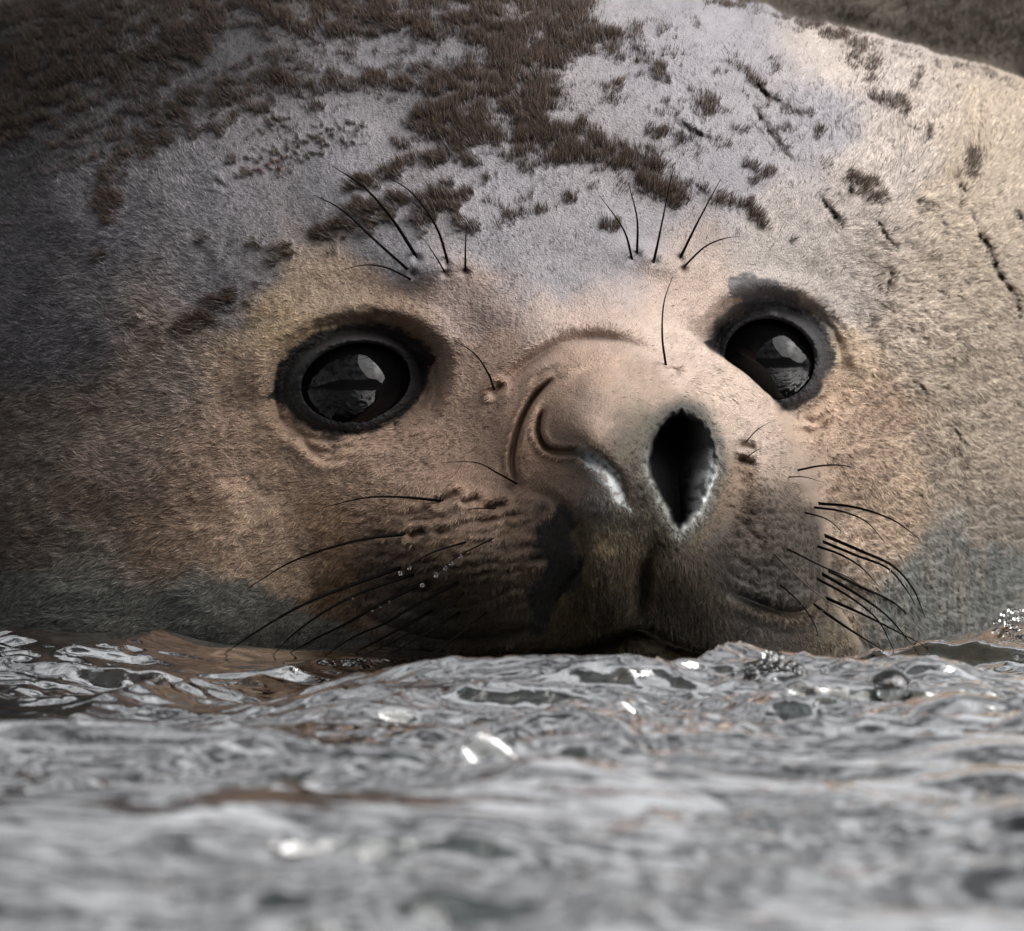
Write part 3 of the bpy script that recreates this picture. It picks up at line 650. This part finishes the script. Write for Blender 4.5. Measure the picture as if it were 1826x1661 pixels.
def make_fur(n, region, kind):
    x = rng.uniform(region[0], region[1], n); y = rng.uniform(region[2], region[3], n)
    tf = samp(tuft, x, y); br = samp(bare, x, y); sl_ = samp(slope, x, y); ob = samp(onbody.astype(float), x, y)
    if kind == 'tuft':
        keep = (rng.random(n) < 1.15 * tf ** 1.4) & (tf > .08)
    else:
        keep = (rng.random(n) > br * 1.05) & (rng.random(n) > .55 * tf)
    keep &= (sl_ < .010) & (samp(nsd, x, y) < 0) & (samp(eye_open, x, y) < .01)
    x, y, tf, ob = x[keep], y[keep], tf[keep], ob[keep]; m = len(x)
    pos = samp(POS, x, y); N = samp(NRM, x, y); tu = samp(Tu, x, y); tv = samp(Tv, x, y)
    dx, dy = flow(x, y); jit = rng.normal(0, .22, m); c_, s_ = np.cos(jit), np.sin(jit)
    dx, dy = dx * c_ - dy * s_, dx * s_ + dy * c_
    T = dx[:, None] * tu + dy[:, None] * tv; T /= np.linalg.norm(T, axis=1, keepdims=True) + 1e-9
    N = N / (np.linalg.norm(N, axis=1, keepdims=True) + 1e-9)
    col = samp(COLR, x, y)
    if kind == 'tuft':
        L = rng.uniform(13, 29, m) * (.55 + .45 * tf) * np.where(ob > .5, .8, 1); lift = rng.uniform(.42, .85, m); rad = rng.uniform(.32, .56, m)
        base = DARK * (1 - .62 * np.clip((620 - x) / 420, 0, 1) * np.clip((330 - y) / 200, 0, 1))[:, None] * np.exp(rng.normal(0, .35, (m, 1)))  # dark fur, deepened towards the top-left corner as a painted vignette
        warm = rng.random((m, 1))
        tip = base * (1.2 + 1.5 * warm ** 2 * np.array([1.15, .95, .8]))
        pale = (rng.random((m, 1)) < (1 - tf[:, None]) * .5); tip = np.where(pale, col * .9, tip); base = np.where(pale, col * .45, base)
    else:
        nose = np.exp(-((x - 1040) / 190) ** 2 - ((y - 740) / 170) ** 2)
        far = sstep(1450, 1600, x) + sstep(450, 250, x) if False else sstep(1450, 1600, x) + (1 - sstep(250, 480, x))
        L = rng.uniform(8, 15, m) * (1 - .35 * nose) * (1 + .35 * np.clip(far, 0, 1)); lift = rng.uniform(.07, .28, m) + .12 * np.clip(far, 0, 1) * rng.random(m)
        muz = sstep(930, 1000, y) * sstep(1000, 1060, x) * (1 - sstep(1260, 1330, x)); L = L * (1 + .7 * muz); lift = lift + .1 * muz
        sleek = np.exp(-((x - 900) / 520) ** 4) * (1 - sstep(500, 640, y)) + .6 * nose
        rad = rng.uniform(.40, .72, m) * (1 - .25 * np.clip(sleek, 0, 1)); L = L * (1 - .18 * np.clip(sleek, 0, 1)); lift = lift * (1 - .15 * np.clip(sleek, 0, 1))
        sk = (1 - .6 * np.clip(sleek, 0, 1))[:, None]
        var = np.exp(sk * (rng.normal(0, .28, (m, 1)) + .26 * noise(x / 6, y / 6, 4)[:, None]))
        dark = rng.random((m, 1)) < .085
        L = np.where(dark[:, 0], L * 1.35, L)
        base = col * var * .72; tip = col * var * 1.18
        base = np.where(dark, base * .35, base); tip = np.where(dark, tip * .35, tip)
    L = L * K; rad = rad * K
    p1 = pos - N * (1.0 * K)
    d1 = T * np.cos(lift)[:, None] + N * np.sin(lift)[:, None]
    d2 = T * np.cos(lift * .35)[:, None] + N * np.sin(lift * .35)[:, None]
    p2 = p1 + d1 * (L * .5)[:, None]; p3 = p2 + d2 * (L * .5)[:, None]
    if kind == 'coat':                                     # damp hair gathers into little locks
        cs = 9.0 + 5.0 * (noise(x / 200, y / 200, 3) + 1); ix = np.floor(x / 12 + .35 * noise(x / 9, y / 9, 1)); iy = np.floor(y / 12 + .35 * noise(x / 9, y / 9, 6))
        hx = (np.sin(ix * 127.1 + iy * 311.7) * 43758.5) % 1; hy = (np.sin(ix * 269.5 + iy * 183.3) * 43758.5) % 1
        ox = (ix + .2 + .6 * hx) * 12 - x; oy = (iy + .2 + .6 * hy) * 12 - y
        wk = (.30 + .35 * sstep(900, 1050, y)) * (1 - .65 * np.clip(sleek, 0, 1))
        p3 = p3 + (ox * wk)[:, None] * tu + (oy * wk)[:, None] * tv; p2 = p2 + (ox * wk * .35)[:, None] * tu + (oy * wk * .35)[:, None] * tv
    pts = np.stack([p1, p2, p3], 1)
    r3 = np.stack([rad, rad * .8, rad * .12], 1)
    c3 = np.stack([base, (base + tip) * .5, tip], 1)
    return pts, r3, np.clip(c3, 0, 1)

parts = [make_fur(390000, (-40, 1866, -40, 1200), 'coat'), make_fur(520000, (-40, 1866, -40, 660), 'tuft'), make_fur(60000, (560, 1560, 860, 1190), 'coat')]
pts = np.concatenate([p[0] for p in parts]); r3 = np.concatenate([p[1] for p in parts]); c3 = np.concatenate([p[2] for p in parts])
hc = bpy.data.hair_curves.new('fur')
hc.add_curves([3] * len(pts))
hc.attributes['position'].data.foreach_set('vector', pts.astype(np.float32).ravel())
ra = hc.attributes.get('radius') or hc.attributes.new('radius', 'FLOAT', 'POINT')
ra.data.foreach_set('value', r3.astype(np.float32).ravel())
ha = hc.attributes.new('hair_colour', 'FLOAT_COLOR', 'POINT')
ha.data.foreach_set('color', np.concatenate([c3.reshape(-1, 3), np.ones((c3.size // 3, 1))], 1).astype(np.float32).ravel())
hc.materials.append(M_fur)
fur = bpy.data.objects.new('fur', hc); COL.objects.link(fur); fur.parent = seal; fur['kind'] = 'stuff'

# ------------------------------------------------------------------ whiskers
def tube(name, pts3, radii, mat, parent, ns=7):
    n = len(pts3); v_ = []
    for i in range(n):
        t_ = pts3[min(i + 1, n - 1)] - pts3[max(i - 1, 0)]; t_ = t_ / np.linalg.norm(t_)
        a = np.cross(t_, [0, 1, .2]); a /= np.linalg.norm(a); b_ = np.cross(t_, a)
        for k in range(ns):
            g = 2 * np.pi * k / ns; v_.append(pts3[i] + radii[i] * (a * np.cos(g) + b_ * np.sin(g)))
    f_ = [[i * ns + k, i * ns + (k + 1) % ns, (i + 1) * ns + (k + 1) % ns, (i + 1) * ns + k] for i in range(n - 1) for k in range(ns)]
    return mesh_obj(name, v_, f_, mat, parent)

def water_hit(u, v):
    """first point of the rough water surface met along a line of sight"""
    d = F3 + (u - CX) * K / DIST * R3 - (v - CY) * K / DIST * U3
    t_ = np.linspace((D - 1.8) / d[1], (D + .4) / d[1], 1600); q = C3 + d * t_[:, None]
    b_ = np.nonzero(q[:, 2] < water_height(q[:, 0], q[:, 1]))[0]
    return q[b_[0]] if len(b_) else q[-1]

def water_p(u, v):
    """how far in front of the head's plane the still water lies at a pixel"""
    d = F3 + (u - CX) * K / DIST * R3 - (v - CY) * K / DIST * U3
    t_ = -C3[2] / d[2]; return -(C3[1] + d[1] * t_) / (1000 * K)

def whisker(pix, thick, reach=.05, wet=False):
    root = pix[0]
    pr = float(samp(P, np.array([float(root[0])]), np.array([float(root[1])]))[0])
    n = 22; q = smooth_curve(pix, n); t_ = np.linspace(0, 1, n)
    pe = float(np.clip(-water_hit(*pix[-1])[1] / (1000 * K), pr - .35, pr + .25)) if wet else pr + reach
    pp = pr - .006 + (pe - pr) * t_ + .035 * np.sin(np.pi * t_) * (1 if len(pix) > 2 else .5)
    # stay clear of the hide
    surf = samp(P, q[:, 0], q[:, 1]); k = sstep(0, .12, t_)
    pp = np.maximum(pp, surf + .010 * k - .006 * (1 - k)) if not wet else np.where(t_ < .8, np.maximum(pp, surf + .010 * k - .006 * (1 - k)), pp)
    if wet:                                                # carry on a little below the surface
        q = np.vstack([q, q[-1] + (q[-1] - q[-2]) * 1.5]); pp = np.append(pp, pp[-1]); t_ = np.append(t_, 1.05)
    p3 = at(q[:, 0], q[:, 1], pp)
    rad = thick * (.66 if root[0] < 1250 else .56) * K * (1 - .80 * np.clip(t_, 0, 1) ** 1.3)
    return tube('whisker', p3, rad, M_whisk2 if thick < 2.9 and root[0] > 1000 else M_whisk, seal)

WHISK = [  # (pixels from root to tip, thickness in pixels, dips into the water)
    ([(735, 952), (672, 958), (618, 969), (550, 990), (499, 1013), (441, 1051)], 5.0, 0),
    ([(716, 1012), (618, 1047), (536, 1081), (465, 1122), (397, 1168)], 5.5, 1), ([(740, 1024), (652, 1054), (584, 1088), (526, 1129), (485, 1171)], 4.5, 1),
    ([(770, 1032), (672, 1081), (618, 1112), (563, 1139), (514, 1166)], 5.5, 1), ([(821, 1037), (740, 1080), (686, 1112), (631, 1136), (576, 1172)], 5.0, 1),
    ([(774, 1088), (686, 1136), (630, 1166)], 5.0, 1), ([(832, 1054), (764, 1109), (700, 1145), (643, 1172)], 3.5, 1), ([(821, 1092), (760, 1129), (682, 1176)], 4.5, 1),
    ([(869, 1092), (804, 1142), (764, 1176)], 3.0, 1), ([(815, 1132), (770, 1175)], 4.0, 1), ([(835, 966), (770, 986), (730, 1010), (714, 1020)], 3.0, 0),
    ([(889, 956), (821, 990), (794, 1010), (753, 1041)], 2.5, 0), ([(791, 894), (719, 887), (652, 888), (577, 905)], 4.2, 0), ([(923, 864), (889, 845), (848, 825), (787, 825)], 3.0, 0),
    ([(886, 907), (850, 907), (825, 911)], 2.2, 0), ([(882, 697), (870, 665), (845, 630), (805, 605)], 3.2, 0),
    ([(1459, 898), (1525, 905), (1591, 927), (1640, 962)], 5.0, 0), ([(1451, 905), (1500, 912), (1545, 931), (1578, 968)], 4.0, 0), ([(1435, 914), (1476, 927), (1508, 955)], 3.0, 0),
    ([(1470, 955), (1533, 982), (1591, 1009), (1628, 1050), (1650, 1103)], 6.0, 0), ([(1467, 966), (1525, 990), (1582, 1013), (1615, 1050), (1632, 1079)], 5.0, 0),
    ([(1457, 974), (1500, 990), (1537, 1013), (1566, 1045)], 4.2, 0), ([(1476, 1017), (1533, 1046), (1599, 1079), (1651, 1136)], 6.0, 1), ([(1465, 1023), (1525, 1058), (1582, 1099), (1632, 1157)], 5.5, 1),
    ([(1455, 1031), (1517, 1066), (1566, 1107), (1595, 1163)], 4.5, 1), ([(1472, 1066), (1545, 1099), (1651, 1153)], 5.5, 1), ([(1449, 1077), (1517, 1124), (1580, 1163)], 5.5, 1),
    ([(1377, 984), (1426, 1033), (1480, 1075), (1541, 1103)], 2.8, 0), ([(1402, 978), (1463, 1009), (1512, 1030), (1541, 1050)], 3.0, 0), ([(1385, 1038), (1426, 1075), (1455, 1120), (1459, 1169)], 3.2, 1),
    ([(1393, 1087), (1422, 1128), (1435, 1169)], 2.6, 1), ([(1422, 839), (1463, 831), (1500, 830), (1525, 836)], 3.6, 0), ([(1406, 851), (1434, 851), (1471, 861)], 2.6, 0),
    ([(1328, 791), (1350, 767), (1375, 752)], 2.6, 0), ([(1325, 822), (1345, 806), (1362, 797)], 2.2, 0),
    ([(1128, 465), (1112, 410), (1070, 350)], 3.6, 0), ([(1136, 456), (1136, 390), (1120, 325)], 3.6, 0), ([(1165, 470), (1176, 420), (1198, 310)], 4.2, 0), ([(1212, 462), (1245, 395), (1285, 320)], 4.0, 0),
    ([(1216, 480), (1255, 442), (1290, 426), (1320, 422)], 3.0, 0), ([(1188, 655), (1181, 600), (1184, 540), (1200, 492)], 3.4, 0),
    ([(745, 462), (700, 392), (650, 335), (592, 296)], 5.0, 0), ([(735, 488), (670, 430), (610, 375), (560, 348)], 4.2, 0), ([(800, 472), (778, 405), (735, 345), (690, 315)], 4.0, 0),
    ([(830, 486), (830, 440), (832, 400)], 3.2, 0), ([(735, 500), (690, 478), (650, 473), (610, 482)], 3.2, 0), ([(795, 488), (775, 455), (755, 425)], 2.4, 0)]
for pix, th_, wt in WHISK:
    whisker(pix, th_, .05, bool(wt))

# ------------------------------------------------------------------ bubbles and drops on the water
def film_mat(name, tint, base):
    m, t, b = new_mat(name); t.nodes.remove(b)
    tr = t.nodes.new('ShaderNodeBsdfTransparent'); tr.inputs[0].default_value = tint
    gl = t.nodes.new('ShaderNodeBsdfGlossy'); gl.inputs['Roughness'].default_value = 0.03
    lw = t.nodes.new('ShaderNodeLayerWeight'); lw.inputs['Blend'].default_value = base
    mx = t.nodes.new('ShaderNodeMixShader'); out = [n for n in t.nodes if n.type == 'OUTPUT_MATERIAL'][0]
    t.links.new(lw.outputs['Fresnel'], mx.inputs[0]); t.links.new(tr.outputs[0], mx.inputs[1]); t.links.new(gl.outputs[0], mx.inputs[2])
    t.links.new(mx.outputs[0], out.inputs[0]); return m
M_film = film_mat('bubble_film', (.97, .975, .98, 1), .42)
M_drop, t, b = new_mat('clear_water_drop')
b.inputs['Base Color'].default_value = (1, 1, 1, 1); b.inputs['Roughness'].default_value = 0.0; b.inputs['IOR'].default_value = 1.33; b.inputs['Transmission Weight'].default_value = 1.0

def dome(r, n1_, n2_, zs=1.0, full=False):
    ph = np.linspace(0, np.pi if full else np.pi * .56, n2_); th = np.linspace(0, 2 * np.pi, n1_, endpoint=False)
    TH, PH = np.meshgrid(th, ph)
    v_ = np.stack([r * np.sin(PH) * np.cos(TH), r * np.sin(PH) * np.sin(TH), r * zs * np.cos(PH)], -1).reshape(-1, 3)
    idx = np.arange(n1_ * n2_).reshape(n2_, n1_); nx = np.roll(idx, -1, 1)
    return v_, np.stack([idx[:-1], idx[1:], nx[1:], nx[:-1]], -1).reshape(-1, 4)

def cluster(name, items, label, cat):
    vv, ff, o_ = [], [], 0
    for c, r in items:
        v_, f_ = dome(r, 12, 6, .9); vv.append(v_ + c); ff.append(f_ + o_); o_ += len(v_)
    return tag(mesh_obj(name, np.concatenate(vv), np.concatenate(ff), M_film), label, cat, kind='stuff')
q = water_hit(1590, 1232)
v_, f_ = dome(34 * K, 48, 20, .95)
bub = mesh_obj('bubble', v_, f_, M_film); bub.location = q + np.array([0, 30 * K, 0])
tag(bub, 'large clear round bubble floating on the water beside the seal', 'bubble')
items = []
for k in range(46):
    a = rng.uniform(0, 2 * np.pi); r = rng.uniform(1.5, 4.5) * K; x = q[0] + 33 * K * math.cos(a) * rng.uniform(.95, 1.15); y = q[1] + 30 * K + 33 * K * math.sin(a) * rng.uniform(.95, 1.15)
    items.append((np.array([x, y, float(water_height(np.array(x), np.array(y)))]), r))
cluster('foam', items, 'ring of tiny bubbles round the foot of the large bubble', 'foam')
items = []
for k in range(42):
    u = rng.normal(1385, 34); v = 1196 - 22 * math.exp(-((u - 1375) / 34) ** 2) * rng.random() + rng.uniform(-4, 8)
    h_ = water_hit(u, max(v, 1178)); h_ = h_ + np.array([0, 0, max(0, (1196 - v)) * K * .55]); items.append((h_, rng.uniform(3, 11) * K))
cluster('foam', items, 'small heap of froth on the water below the lip', 'foam')
items = []
for k in range(50):
    u = rng.uniform(1775, 1870); v = 1128 - 50 * sstep(1735, 1815, u) * rng.random() ** .7
    h_ = water_hit(u, 1132 + rng.uniform(-6, 10)); h_ = h_ + np.array([0, 0, (1128 - v) * K]); items.append((h_, rng.uniform(2.5, 9) * K))
cluster('foam', items, 'frothy splash where the water laps the far cheek', 'foam')

# drops clinging to the whiskers
drop_me = None
for u, v in ((455, 1041), (634, 1066), (699, 1064), (673, 1078), (659, 1086), (731, 1007), (714, 1019), (777, 1023), (794, 1010), (805, 1002), (820, 990), (758, 1048), (824, 910), (1586, 1012), (1590, 1015), (1500, 946)):
    best = None
    for w_ in [o for o in seal.children if o.name.startswith('whisker')]:
        n_ = len(w_.data.vertices); a = np.empty(n_ * 3, np.float32); w_.data.vertices.foreach_get('co', a); a = a.reshape(-1, 7, 3).mean(1)
        rel = a - C3; zc = rel @ F3; pu = CX + (rel @ R3) / zc * DIST / K; pv = CY - (rel @ U3) / zc * DIST / K
        i = int(np.argmin((pu - u) ** 2 + (pv - v) ** 2)); d_ = math.hypot(pu[i] - u, pv[i] - v)
        if best is None or d_ < best[0]: best = (d_, a[i])
    if drop_me is None:
        v_, f_ = dome(3.6 * K, 14, 10, 1.15, True); o = mesh_obj('water_drop', v_, f_, M_drop); drop_me = o.data
    else:
        o = bpy.data.objects.new('water_drop', drop_me); COL.objects.link(o)
    k = rng.uniform(.7, 1.15); o.scale = (k, k, k); o.location = best[1] - np.array([0, 0.4, 2.6]) * K
    tag(o, 'tiny clear water drop clinging to a whisker of the seal', 'water drop', 'water drops on the whiskers')
